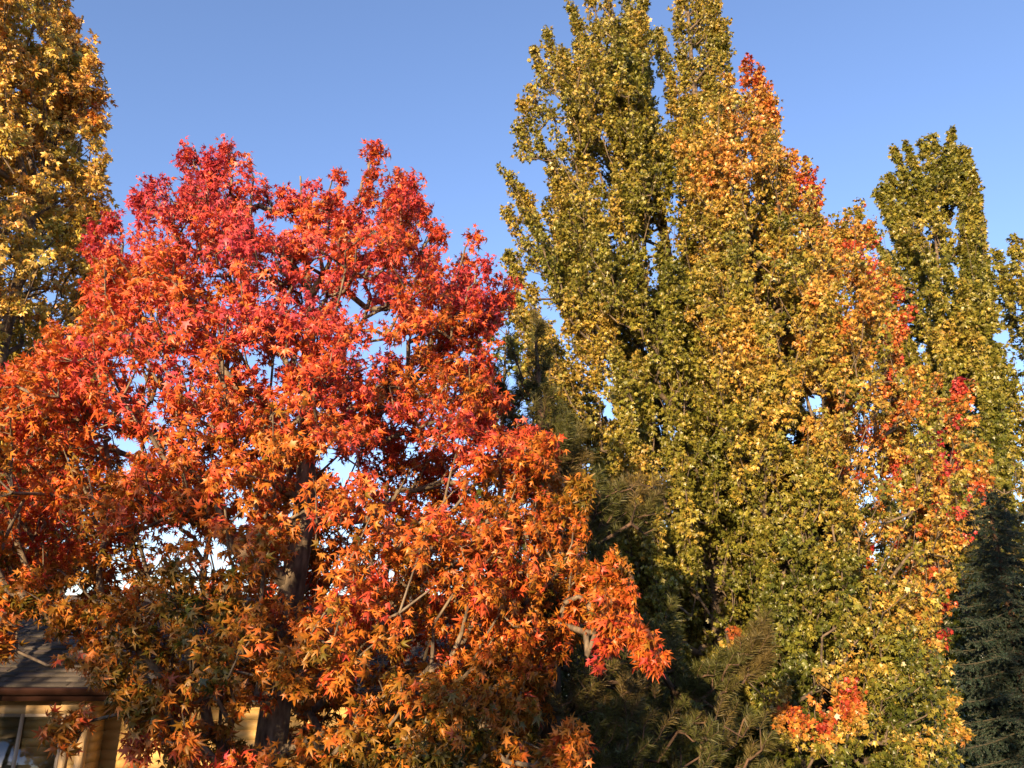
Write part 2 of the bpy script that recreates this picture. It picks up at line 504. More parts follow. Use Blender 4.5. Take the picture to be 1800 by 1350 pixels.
# left golden maple
def hue_left(A, rng):
    z = (A[:, 2] - 3) / 10
    return 0.42 + 0.11 * np.clip(z, 0, 1) + 0.16 * nz(A, 0.9, 3) + 0.16 * np.clip(nz(A, 1.6, 8), 0, 1)
b = gp(-130, 12)
maple('maple_tree', 'golden yellow maple towering at the left edge behind the red tree', b,
      [b, b + (0.05,0,2.5), b + (0,0.1,5), b + (0.1,0,8), b + (0.1,0,11), b + (0.2,0,15)],
      [(-260,-200),(90,-200),(110,0),(130,60),(140,100),(150,160),(140,220),(115,260),(150,300),(165,400),(175,500),(190,560),(185,660),(160,760),(150,1000),(60,1080),(-260,1080)],
      12, 2.4, 260, [(130,40,1.2),(143,75,1.0),(158,110,.9,-.3),(172,155,1.2,0),(162,210,.8),(172,285,.9),(172,330,.9),(168,360,.9),(178,450,1.0),(192,520,1.0),(120,10,2)], hue_left,
      leaf=0.096, per=23, per_plume=26, plume_len=(1.0, 2.0), plume_r=0.5, seed=11, tmpl=MAPLE, trunk_r=0.2, body=1700, core=1.6, face=0.85, rich=1.35)

# left of the tall group, olive green
def hue_A(A, rng):
    return 0.36 - 0.09 * np.clip((A[:, 0] - 2.6) / 1.5, 0, 1) + 0.15 * nz(A, 0.5, 5) + 0.10 * nz(A, 1.5, 9) + 0.05 * np.clip((A[:, 2] - 8) / 10, 0, 1)
bA = gp(1275, 17)
maple('maple_tree', 'tall olive green maple nearest the red tree, its limbs passing the top of the photo', bA,
      [bA, at(1258,1000,17), at(1235,800,17), at(1190,560,17), at(1150,300,17), at(1110,100,17), at(1100,-60,17)],
      [(880,600),(890,430),(905,390),(905,330),(935,300),(925,230),(950,200),(955,130),(1000,130),(1010,60),(1030,20),(1130,30),(1135,130),(1150,230),(1175,260),(1200,340),(1250,500),(1300,700),(1310,950),(1310,1380),(1010,1380),(990,1000),(960,850),(930,700)],
      17, 2.5, 230, [(890,300,1.6),(910,213,1.2),(917,178,.9),(932,157,1.0),(941,90,1.6),(962,63,1.6),(1007,10,2.6),(1035,-40,4.5,-.5,.8),(1062,-60,5,.4,.8),(1100,-90,5.5,-.4,.75),(1125,-70,5.5,0,.7),(1152,215,1.2),(1180,215,1.6),(1165,250,1.8,-1),
       (890,370,1.6),(895,450,1.8),(905,520,1.6),(990,90,2,-1),(1075,130,2.5,-1.2)], hue_A,
      leaf=0.091, per=21, per_plume=42, plume_len=(1.8, 3.6), plume_r=0.32, body=300, seed=21, hollows=[(1255,1040,32,110,.88),(1325,1050,30,110,.88),(1215,700,25,50,.6),(1380,1010,22,70,.7),(1150,1130,50,100,.4)],  trunk_r=0.24, core=1.8, voids=[(1150,120,.22),(1155,40,.2)])
# middle one
def hue_B(A, rng):
    return 0.37 + 0.15 * nz(A, 0.5, 15) + 0.10 * nz(A, 1.5, 19)
bB = gp(1338, 17.6)
maple('maple_tree', 'tall olive maple with its narrow top just right of the gap of sky', bB,
      [bB, at(1322,1000,17.6), at(1300,800,17.6), at(1270,560,17.6), at(1240,300,17.6), at(1215,100,17.6), at(1205,-60,17.6)],
      [(1175,90),(1255,90),(1275,120),(1290,150),(1330,300),(1400,500),(1460,800),(1480,1380),(1130,1380),(1150,900),(1180,600),(1195,400),(1185,200)],
      17.6, 2.0, 170, [(1185,-80,6,0,.8),(1215,-110,6,.4,.9),(1240,-80,5.5,-.3,.8),(1259,5,1.8,-.3,.45),(1272,42,1.7,0,.5),(1160,60,.9),(1165,95,.8),(1180,130,1.5)], hue_B,
      leaf=0.091, per=21, per_plume=42, plume_len=(1.8, 3.8), plume_r=0.32, body=300, seed=31, hollows=[(1255,1040,32,110,.88),(1325,1050,30,110,.88),(1215,700,25,50,.6),(1380,1010,22,70,.7),(1150,1130,50,100,.4)],  trunk_r=0.24, core=1.5, voids=[(1150,120,.22),(1425,720,.3)])
# right one, golden and red
bC = gp(1385, 15.2)
def hue_C(A, rng):
    xr = (A[:, 0] - bC[0]) / 3.2
    zz = np.clip((A[:, 2] - 2) / 12, 0, 1)
    edge = np.clip(xr * 0.8 + 0.1, 0, 1)
    low = np.clip((5 - A[:, 2]) / 4, 0, 1)
    n = nz(A, 0.8, 25) ; n2 = nz(A, 1.7, 29)
    spray = sum(np.exp(-(np.linalg.norm(A - at(*c), axis=1) / 0.42) ** 2) for c in ((1495,1240,13.2), (1440,1285,13.2), (1385,1265,13.2), (1290,1125,13.6)))
    return 0.55 * spray + 0.265 + 0.21 * zz + 0.14 * edge * (1 - low * .6) - 0.09 * low - 0.06 * np.clip((7 - A[:, 2]) / 4, 0, 1) - 0.12 * np.clip(-xr, 0, 1) * (1 - zz) + 0.18 * n + (0.36 * edge + 0.06) * np.clip(n2 * 1.8 + 0.25, 0, 1) + rng.normal(0, 0.05, len(A)) * (1 + 2 * edge)
maple('maple_tree', 'broad maple turning gold and orange with red leaves along its right edge', bC,
      [bC, at(1375,1000,15.2), at(1368,850,15.2), at(1350,650,15.2), at(1320,450,15.2), at(1300,250,15.2)],
      [(1195,330),(1210,250),(1260,180),(1305,160),(1340,220),(1380,310),(1425,370),(1500,420),(1545,520),(1580,620),(1640,720),(1690,800),(1680,900),(1660,1000),(1630,1080),(1640,1180),(1650,1400),(1310,1400),(1300,1200),(1330,1120),(1310,900),(1280,800),(1260,760),(1215,720),(1205,500)],
      15.2, 2.5, 240, [(1312,108,1.6),(1331,125,1.6),(1357,203,1.6),(1343,170,1.5),(1390,275,1.5),(1415,285,1.5),(1430,335,1.4),(1463,400,1.4),(1490,370,1.6),(1510,360,1.8),(1525,400,1.6),
       (1552,470,1.5),(1580,490,1.6),(1590,550,1.4),(1610,640,1.2),(1650,660,1.0),(1690,680,.9),(1700,745,1.0),(1716,785,.9),(1730,815,.8),(1680,900,1),(1670,1000,.8),(1645,1060,1),(1640,1150,1.2),(1680,1280,.7),(1670,1230,.8),
       (1495,1215,.7,-2),(1505,1235,.5,-2),(1450,1265,.6,-2),(1400,1255,.6,-2),(1375,1225,.5,-2),(1290,1115,.5,-1.6),(1195,250,2.0),(1215,205,2.2),(1250,175,2.2),(1280,140,2),(1240,470,2.2,-2),(1300,450,2.4,-2),(1340,560,2.2,-2.2),(1390,640,1.8,-2)], hue_C,
      leaf=0.087, per=22, per_plume=38, plume_len=(1.4, 3.2), plume_r=0.33, seed=41, trunk_r=0.09, core=1.7, tmpl=MAPLE_S, body=900, hollows=[(1420,740,30,60,.5),(1290,1040,45,100,.9),(1375,1020,14,45,.8)], voids=[(1425,720,.3),(1400,780,.25),(1440,950,.25)])
# far pair at the right
def hue_D(A, rng): return 0.315 + 0.12 * nz(A, 0.4, 35) + 0.1 * nz(A, 1.2, 39)
bD = gp(1690, 27)
maple('maple_tree', 'distant dark olive maple with four feathery tops, right of the gold and red maple', bD,
      [bD, at(1690,900,27), at(1670,700,27), at(1650,500,27), at(1640,300,27)],
      [(1535,430),(1560,380),(1590,340),(1618,345),(1645,310),(1690,320),(1712,380),(1728,490),(1745,560),(1765,720),(1780,1150),(1560,1150),(1550,700),(1535,500)],
      27, 2.6, 150, [(1543,337,3.2),(1583,300,2.6,.4),(1608,285,2.6,-.4),(1650,285,2.8,.5),(1661,262,2.4,-.5),(1686,262,2.6,.3),(1710,300,2.6,-.3),(1565,310,2.4,.3),(1722,400,2,.4),(1555,322,3.2),(1574,263,3),(1594,254,3),(1624,248,2.6),(1637,235,3.2),(1672,226,3.4),(1698,267,3),(1718,348,2.4),(1728,452,2.2),(1741,490,2),(1540,420,2)], hue_D,
      leaf=0.15, per=12, per_plume=46, plume_len=(2.4, 4.6), plume_r=0.31, body=300, seed=51, trunk_r=0.24, core=2.2, voids=[(1755,600,.3)])
bE = gp(1830, 28)
maple('maple_tree', 'olive maple cut by the right edge of the photo, beyond the dark spruce', bE,
      [bE, at(1825,900,28), at(1815,700,28), at(1800,480,28)],
      [(1755,500),(1775,440),(1800,430),(1950,430),(2000,1150),(1740,1150),(1750,800),(1745,650)],
      28, 2.4, 80, [(1752,445,1.8),(1783,418,2.5),(1765,470,2),(1805,420,2.5)], hue_D,
      leaf=0.15, per=12, per_plume=38, body=300, plume_len=(2.2, 4.0), plume_r=0.5, seed=61, trunk_r=0.22, core=2.0)
def hue_F(A, rng): return 0.44 + 0.2 * nz(A, 0.9, 45)
bF = gp(1790, 22)
maple('maple_tree', 'small golden tree showing between the dark spruce and the distant olive maples', bF,
      [bF, at(1785,1100,22), at(1775,980,22), at(1765,860,22)],
      [(1700,850),(1740,810),(1790,815),(1830,850),(1860,1150),(1700,1150),(1690,950)],
      22, 1.4, 26, [(1735,805,1),(1780,800,1),(1800,825,1)], hue_F,
      leaf=0.14, per=10, per_plume=20, plume_len=(0.8, 1.6), plume_r=0.4, seed=71, trunk_r=0.1, core=1.2)
def hue_G(A, rng): return 0.14 + 0.12 * nz(A, 0.8, 55)
bG = gp(880, 21)
maple('maple_tree', 'dark green tree standing behind the pine, in the gap between red and olive trees', bG,
      [bG, at(880,1000,21), at(880,850,21), at(885,700,21), at(890,580,21)],
      [(850,600),(870,560),(920,530),(980,600),(990,1100),(800,1100),(790,950),(825,830),(840,720)],
      21, 1.8, 50, [(850,560,1),(875,545,1.2),(838,600,.9),(843,680,.9),(835,730,1)], hue_G,
      leaf=0.15, per=10, per_plume=20, plume_len=(1.0, 2.0), plume_r=0.45, seed=81, trunk_r=0.14, core=1.4)
bH = gp(-20, 26)
maple('maple_tree', 'small green tree far behind the house roof at the left edge', bH,
      [bH, at(-20,1080,26), at(-15,1010,26), at(-10,930,26)],
      [(-200,930),(-60,900),(60,930),(120,1000),(110,1100),(-200,1100)],
      26, 1.6, 24, [], lambda A, rng: 0.27 + 0.15 * nz(A, 0.8, 65),
      leaf=0.15, per=9, per_plume=18, plume_len=(0.8, 1.6), plume_r=0.45, seed=91, trunk_r=0.14, core=1.4, body=200)

bI = gp(1290, 31)
maple('maple_tree', 'yellow green tree in the distance, glimpsed between the lower trunks of the tall maples', bI,
      [bI, at(1290,1080,31), at(1290,1000,31), at(1290,920,31)],
      [(1020,960),(1120,900),(1250,880),(1400,880),(1520,920),(1600,1000),(1620,1180),(980,1180)],
      31, 2.0, 60, [], lambda A, rng: 0.38 + 0.15 * nz(A, 0.6, 75),
      leaf=0.2, per=10, per_plume=22, plume_len=(1.0, 2.2), plume_r=0.6, seed=95, trunk_r=0.2, body=400, core=1.4)

# ------------------------------------------------------------------ the red sweetgum
GUM_STOPS = [(0.0, (0.05,0.065,0.01)), (0.18, (0.15,0.11,0.014)), (0.38, (0.42,0.18,0.022)), (0.56, (0.60,0.17,0.025)),
             (0.74, (0.60,0.085,0.03)), (0.9, (0.56,0.07,0.05)), (1.0, (0.52,0.06,0.085))]
def sweetgum():
    rng = np.random.default_rng(7)
    Yc = 9.0
    base = gp(470, Yc)
    root = empty('sweetgum_tree', base)
    tag(root, 'large sweetgum in red and orange autumn leaves filling the left half of the photo', 'tree')
    pts = [base, at(480,1280,9), at(505,1080,9), at(535,900,9), at(540,720,9.1), at(545,560,9.2), at(535,420,9.2), at(528,310,9.2)]
    V, Lq, TP, TR = tube_path(pts, [0.2,0.16,0.14,0.12,0.085,0.06,0.03,0.012], seed=5)
    np_mesh('trunk', V, Lq.ravel(), np.full(len(Lq), 4), M['gum_bark'], root, smooth=True)
    PX = [(-260,740),(-60,700),(0,670),(60,650),(110,590),(150,560),(165,500),(170,450),(215,430),(240,480),(262,470),(258,380),(290,350),(335,325),(400,325),(440,360),(475,410),(505,400),(540,400),(575,420),(610,430),(635,420),(650,390),(680,390),(720,400),(740,440),(775,470),(800,530),(835,520),(865,545),
          (845,580),(800,590),(850,650),(850,690),(840,730),(900,765),(950,800),(985,850),(965,930),(1010,985),(1070,1040),(1075,1085),(1010,1110),(975,1160),(940,1200),(965,1260),(985,1300),(950,1360),(960,1500),(360,1500),(340,1370),(290,1310),(245,1250),(225,1190),(140,1120),(70,1085),(0,1075),(-260,1075)]
    poly = wpoly(PX, Yc)
    A = [keep(fill_body(poly, Yc, 2.0, 5400, rng, core=2.4, shell=0.6, clump=1.25, thresh=-0.11, seed=4.0), PX, rng, 7)]
    tips = [(200,375,1.1,0),(168,402,.6,.2),(185,440,.8,.4),(265,322,1.0,0),(252,345,.7,-.6),(298,298,1.0,.3),(342,255,1.5,0),(325,285,1.0,.6),(402,256,1.5,.3),(437,288,1.2,-.3),(375,275,1.2,-.5),(462,325,.8,.2),(525,295,1.4,.2),(500,330,.9,0),(545,330,.8,-.4),(585,316,1.3,0),(566,345,.8,.5),(610,350,.8,-.3),
            (657,258,1.9,0),(640,345,1.0,.4),(700,298,1.2,.3),(722,308,1.4,-.2),(690,345,1.0,-.6),(735,330,.9,.5),(765,398,1.1,0),(745,440,.8,.6),(836,393,1.7,0),(815,450,.9,.4),(852,455,.9,-.3),(868,480,.9,0),(888,495,.7,.3),(862,690,.5,0),(845,620,.5,0),(820,600,.5,.3),
            (1018,850,.6,-.5),(1092,1050,.6,-1),(1075,985,.5,-.8),(960,770,.6,-.4),(915,750,.5,.2),(1000,1290,.5,-1.2),(225,420,.8,-.6),(270,400,.8,-.9),(60,640,.8,-.6),(120,585,.8,-.3),(20,660,.6,.3)]
    for (x, y, L, dy) in tips:
        t = at(x, y, Yc + dy)
        ax = at(530, min(y + 320, 1150), Yc)
        d = ax - t; d /= np.linalg.norm(d)
        bs = t + (np.array((0, 0, -0.72)) + d * 0.45) * L
        A.append(plume_points(t, bs, 0.20, int(34 * L) + 5, rng))
    # hanging tip of a branch over the lawn and pine, and drooping sprays before the house
    for (p, q, n, r) in [((330,1300),(235,1325),9,.16),((300,1250),(225,1225),8,.14),((1040,1075),(1135,1150),18,.10),((1128,1120),(1130,1200),10,.10),((150,1255),(100,1335),9,.12),((40,1100),(0,1150),8,.15),((230,1190),(150,1165),7,.15),((200,1200),(280,1260),24,.2)]:
        yy = Yc - 1.5
        a0 = at(*p, yy); a1 = at(*q, yy)
        A.append(plume_points(a1, a0, r, n, rng))
    A = np.concatenate(A)
    thin = np.clip((A[:, 2] - 6.3) / 2.5, 0, 1)
    A = A[rng.uniform(0, 1, len(A)) > thin * 0.30 + 0.9 * np.clip(-nz(A, 1.9, 31) * 2.5, 0, 1) * thin]
    for (vx, vy, vr) in [(605,835,.13),(520,730,.07),(655,960,.09),(220,825,.12),(470,390,.15),(575,470,.10),(735,600,.07),(370,990,.07),(238,445,.12),(890,620,.12),(620,505,.08),(805,620,.09),(270,420,.10)]:
        c = at(vx, vy, Yc); dv = c - np.array((0, 0, CAM_Z)); dv /= np.linalg.norm(dv)
        q = A - c; off = q - (q @ dv)[:, None] * dv
        A = A[np.linalg.norm(off, axis=1) > vr + rng.uniform(-.05, .1, len(A))]
    k0 = int(len(TP) * 0.14)
    N, par, ends = grow(TP[k0:], A, rng, up=0.45, step=0.32, wig=0.14)
    T = np.array(TP)
    def axis(p):
        i = np.clip(np.searchsorted(T[:, 2], p[:, 2]), 0, len(T) - 1); return T[i]
    out = norm(A - axis(A) + 1e-6)
    dirs = norm(np.array([[0, 0, 0.45]]) + out * 0.9 + rng.normal(0, 0.4, A.shape))
    idx, pos, tipd, nr, sz, tw = foliage(A, dirs, axis, 20, 0.080, rng, (0.08, 0.24), 0.07, 0.35, 0.8, 0.75, 0.8)
    sz = sz * np.interp(pos[:, 2], [3, 8], [1.08, 0.9])
    branch_mesh('branches', N, par, ends, len(TP) - k0, M['gum_bark'], root, 0.006, 0.42, 0.075, tw)
    z = A[:, 2]
    h = np.interp(z, [1.5, 3.2, 4.4, 5.6, 6.8, 9.0], [0.30, 0.40, 0.52, 0.62, 0.77, 0.86])
    side = np.clip((A[:, 0] - 0.2) / 1.4, 0, 1) * np.clip((6.5 - z) / 3, 0, 1)
    tt = (h + 0.22 * side + 0.32 * nz(A, 0.7, 13) + 0.30 * nz(A, 2.2, 17))[idx] + rng.normal(0, 0.12, len(idx))
    col = ramp(np.clip(tt, 0, 1), GUM_STOPS) * rng.uniform(0.7, 1.2, (len(idx), 1))
    tc = ramp(np.clip(tt + 0.15, 0, 1), GUM_STOPS)
    leaf_mesh('crown', GUM, pos, tipd, nr, sz, col, M['gum_leaf'], root, rng, tc)
    print('sweetgum', len(A), len(idx))
    # seed balls hang from the high twigs
    hi = np.where((A[:, 2] > 5.2) & (A[:, 1] < 9.3))[0]
    pick = rng.choice(hi, 84, replace=False)
    me = None
    for i in pick:
        if me is None:
            V = []; L = []
            nu, nv = 8, 6
            for a in range(nv + 1):
                for b_ in range(nu):
                    th = math.pi * a / nv; ph = 2 * math.pi * b_ / nu
                    r = 0.017 * (1 + 0.15 * ((a + b_) % 2))
                    V.append((r * math.sin(th) * math.cos(ph), r * math.sin(th) * math.sin(ph), r * math.cos(th) - 0.06))
            for a in range(nv):
                for b_ in range(nu): L.append((a*nu + b_, a*nu + (b_+1) % nu, (a+1)*nu + (b_+1) % nu, (a+1)*nu + b_))
            v2, l2 = seg_tubes(np.array([[0, 0, 0.02]]), np.array([[0, 0, -0.045]]), np.array([.0015]), np.array([.0015]), 3)
            allL = np.concatenate([np.array(L).ravel(), (l2 + len(V)).ravel()])
            o = np_mesh('seed_ball', np.concatenate([np.array(V), v2]), allL, np.full(len(L) + len(l2), 4), M['seed'])
            me = o.data
        else:
            o = bpy.data.objects.new('seed_ball', me); scene.collection.objects.link(o)
        o.parent = root
        p = A[i] + rng.normal(0, 0.05, 3)
        o.location = tuple(float(v) for v in (p - np.array(root.location)))
sweetgum()

# ------------------------------------------------------------------ conifers
def needles(c, d, n_per, length, width, spread, rng, segL, col, jit, name, parent):
    """single-triangle needles around shoots starting at c, direction d"""
    n = len(c)
    idx = np.repeat(np.arange(n), n_per)
    s = rng.uniform(0, 1, len(idx))
    p = c[idx] + d[idx] * (s * segL[idx])[:, None]
    rad = rng.normal(0, 1, (len(idx), 3)); rad = norm(rad - (rad * d[idx]).sum(1, keepdims=True) * d[idx])
    nd = norm(d[idx] * (1 - spread) + rad * spread * rng.uniform(0.6, 1.2, (len(idx), 1)))
    ln = length * rng.uniform(0.7, 1.1, len(idx))
    side = norm(np.cross(nd, rng.normal(0, 1, (len(idx), 3)))) * width * 0.5
    mid = p + nd * (ln * 0.6)[:, None] 
    tip = p + nd * ln[:, None] + np.array([[0, 0, -0.06]]) * ln[:, None]
    V = np.stack([p - side * .7, p + side * .7, mid + side, tip, mid - side], 1).reshape(-1, 3)
    L = np.array([0, 1, 2, 3, 4])[None] + (np.arange(len(idx)) * 5)[:, None]
    cc = col[idx] * rng.uniform(1 - jit, 1 + jit, (len(idx), 1))
    return np_mesh(name, V, L.ravel(), np.full(len(idx), 5), M['needle'], parent, cols=np.repeat(cc, 5, axis=0))

def pine(name, label, base, trunk, regions, Yc, D, leads, seed, tufts=700):
    rng = np.random.default_rng(seed)
    root = empty(name, base); tag(root, label, 'tree')
    V, Lq, TP, TR = tube_path(trunk, np.linspace(0.17, 0.02, len(trunk)), seed=seed)
    np_mesh('trunk', V, Lq.ravel(), np.full(len(Lq), 4), M['pine_bark'], root, smooth=True)
    A = []
    for (pix, n, d, yc) in regions:
        A.append(fill_body(wpoly(pix, yc), yc, d, n, rng, core=1.0, shell=0.6, clump=1.3, thresh=-0.12, seed=seed, minz=0.6))
    for (p, q, n, r, dy) in leads:
        a0 = at(*p, Yc + dy); a1 = at(*q, Yc + dy)
        A.append(plume_points(a1, a0, r, n, rng))
    A = np.concatenate(A)
    k0 = int(len(TP) * 0.1)
    N, par, ends = grow(TP[k0:], A, rng, up=0.25, step=0.3, wig=0.12)
    d = norm(A - N[par[ends]]) if True else None
    T = np.array(TP)
    i = np.clip(np.searchsorted(T[:, 2], A[:, 2]), 0, len(T) - 1)
    out = norm((A - T[i]) * np.array((1, 1, 0)) + 1e-6)
    dirs = norm(np.array([[0, 0, 0.9]]) + out * 0.55 + rng.normal(0, 0.28, A.shape))
    segL = rng.uniform(0.10, 0.24, len(A))
    tw = (A, A + dirs * segL[:, None], np.full(len(A), 0.006), np.full(len(A), 0.004))
    branch_mesh('branches', N, par, ends, len(TP) - k0, M['pine_bark'], root, 0.007, 0.36, 0.04, tw)
    base_c = np.array([0.075, 0.08, 0.02])
    old = np.array([0.15, 0.10, 0.035])
    w = np.clip(nz(A, 1.5, 5) * 1.5, 0, 0.7)[:, None]
    col = base_c * (1 - w) + old * w
    needles(A, dirs, 90, 0.125, 0.0048, 0.60, rng, segL, col, 0.35, 'crown', root)
    return root

bp = gp(962, 10.6)
pine('pine_tree', 'dark pine between the red and olive trees with long low limbs reaching right', bp,
     [bp, at(968,1230,10.6), at(962,1050,10.6), at(955,850,10.6), at(948,700,10.6), at(942,600,10.6)],
     [([(900,1000),(1000,1020),(1110,1080),(1180,1120),(1190,1220),(1330,1260),(1350,1480),(850,1480),(870,1200)], 850, 1.3, 10.5),
      ([(1200,1190),(1290,1150),(1345,1110),(1350,1180),(1260,1230),(1190,1240)], 110, 0.4, 10.2),
      ([(880,860),(960,800),(1040,860),(1150,850),(1160,930),(1060,960),(1100,1040),(900,1060)], 240, 0.8, 10.6),
      ([(885,760),(900,690),(975,690),(1010,800),(1000,860),(890,860)], 140, 0.6, 10.6)],
     10.6, 1.2,
     [((945,700),(942,565),26,.13,0),((950,690),(958,620),14,.12,.1),((900,740),(872,635),18,.08,0),((930,700),(900,610),12,.1,.2),((980,790),(965,735),10,.08,0),((1010,840),(1015,760),12,.1,0),
      ((870,780),(862,735),9,.1,-.2),((1050,930),(1045,840),16,.14,-.2),((1130,930),(1155,860),16,.14,0),((1300,1180),(1345,1090),16,.12,-.4),((1180,1140),(1170,1075),12,.12,-.2)], 101)

def spruce(name, label, base, H, R, seed, nb=170, group=None):
    rng = np.random.default_rng(seed)
    root = empty(name, base); tag(root, label, 'tree', group)
    V, Lq, TP, TR = tube_path([base, base + (0,0,H*.5), base + (0,0,H)], [0.16, 0.1, 0.01], seed=seed)
    np_mesh('trunk', V, Lq.ravel(), np.full(len(Lq), 4), M['pine_bark'], root, smooth=True)
    A0 = []; A1 = []; R0 = []; SC = []; SD = []; SL = []
    for i in range(nb):
        z = 0.5 + (H - 0.7) * (i / nb) ** 0.92
        rr = R * (1 - z / H) ** 0.8 * rng.uniform(0.8, 1.08) + 0.1
        a = i * 2.39996 + rng.normal(0, .2)
        h = np.array((math.cos(a), math.sin(a), 0))
        prev = base + (0, 0, z); n = max(3, int(rr / 0.22))
        for s in range(1, n + 1):
            f = s / n
            q = base + (0, 0, z) + h * rr * f + np.array((0, 0, -0.42 * rr * f * (1 - 0.55 * f)))
            A0.append(prev); A1.append(q); R0.append(0.02 * (1 - f * .75) + .003)
            sidev = np.array((-h[1], h[0], 0))
            for sg in (-1, 1):
                for kk in range(2):
                    L = (0.45 * rr * (1 - f) + 0.16) * rng.uniform(.6, 1.1)
                    L = min(L, 0.55)
                    dd = h * 0.6 + sidev * sg * rng.uniform(0.6, 1.1) + np.array((0, 0, rng.uniform(-.7, -.1)))
                    dd /= np.linalg.norm(dd)
                    SC.append(q - h * rng.uniform(0, .15)); SD.append(dd); SL.append(L)
                    for t in range(int(L / 0.13)):
                        c = q + dd * (t * 0.13); d2 = dd * .8 + rng.normal(0, .45, 3) + np.array((0, 0, -.3)); d2 /= np.linalg.norm(d2)
                        SC.append(c); SD.append(d2); SL.append(rng.uniform(.08, .16))
            SC.append(q); SD.append(h * .9 + np.array((0, 0, .35))); SL.append(.16)
            prev = q
    A0 = np.array(A0); A1 = np.array(A1); R0 = np.array(R0)
    SC = np.array(SC); SD = norm(np.array(SD)); SL = np.array(SL)
    Va, La = seg_tubes(A0, A1, R0, R0 * .9, 5); Vb, Lb = seg_tubes(SC, SC + SD * SL[:, None], np.full(len(SC), .006), np.full(len(SC), .004), 3)
    np_mesh('branches', np.concatenate([Va, Vb]), np.concatenate([La.ravel(), (Lb + len(Va)).ravel()]), np.full(len(La) + len(Lb), 4), M['spruce_twig'], root)
    col = np.tile(np.array([[0.024, 0.046, 0.032]]), (len(SC), 1)) * rng.uniform(.7, 1.5, (len(SC), 1))
    # needle count grows with shoot length
    rep = np.maximum(1, np.round(SL / 0.14)).astype(int)
    ii = np.repeat(np.arange(len(SC)), rep)
    off = np.concatenate([np.arange(r) for r in rep])
    C2 = SC[ii] + SD[ii] * (off * (SL / rep)[ii])[:, None]
    needles(C2, SD[ii], 34, 0.036, 0.010, 0.62, rng, (SL / rep)[ii], col[ii], 0.3, 'crown', root)
    print(name, len(C2))
bs = gp(1790, 18)
spruce('spruce_tree', 'dark blue green spruce in shade at the lower right corner', bs, 7.3, 2.7, 111, 120)
bs2 = gp(1905, 21)

# ------------------------------------------------------------------ hedge added behind the trees to darken the low gaps
def hedge(name, label, x0, x1, Y, zt, depth, n, seed, t0):
    rng = np.random.default_rng(seed)
    base = np.array(((x0 + x1) / 2, Y, 0.0))
    root = empty(name, base); tag(root, label, 'hedge')
    P = np.stack([rng.uniform(x0, x1, n), Y + depth * np.sign(rng.uniform(-1, 1, n)) * rng.uniform(0, 1, n) ** .4, rng.uniform(0, 1, n) ** .8 * zt], 1)
    P[:, 2] *= 1 + 0.18 * nz(P * np.array((1, 1, 0)), 0.7, seed)
    st = np.stack([np.linspace(x0 + .3, x1 - .3, 24), np.full(24, Y), np.zeros(24)], 1)
    Vt, Lt = seg_tubes(st, st + np.array((0, 0, zt * .85)), np.full(24, .05), np.full(24, .015), 6)
    np_mesh('stems', Vt, Lt.ravel(), np.full(len(Lt), 4), M['maple_bark'], root)
    nr = np.array([[0, -.8, .5]]) + rng.normal(0, .7, P.shape); td = np.array([[0, -.2, -.6]]) + rng.normal(0, .6, P.shape)
    t = t0 + rng.normal(0, .06, n)
    leaf_mesh('foliage', MAPLE_S, P, td, nr, rng.uniform(.12, .2, n), ramp(np.clip(t, 0, 1), MAPLE_STOPS), M['maple_leaf'], root, rng)
hedge('hedge', 'dark green hedge added low behind the maple trunks to darken the gaps', -1.0, 16.5, 24, 4.6, 0.8, 30000, 5, 0.1)

# ------------------------------------------------------------------ ground
g = MB(); g.poly([(-400,-200,0),(400,-200,0),(400,900,0),(-400,900,0)])
tag(g.build('ground', M['grass']), kind='structure')

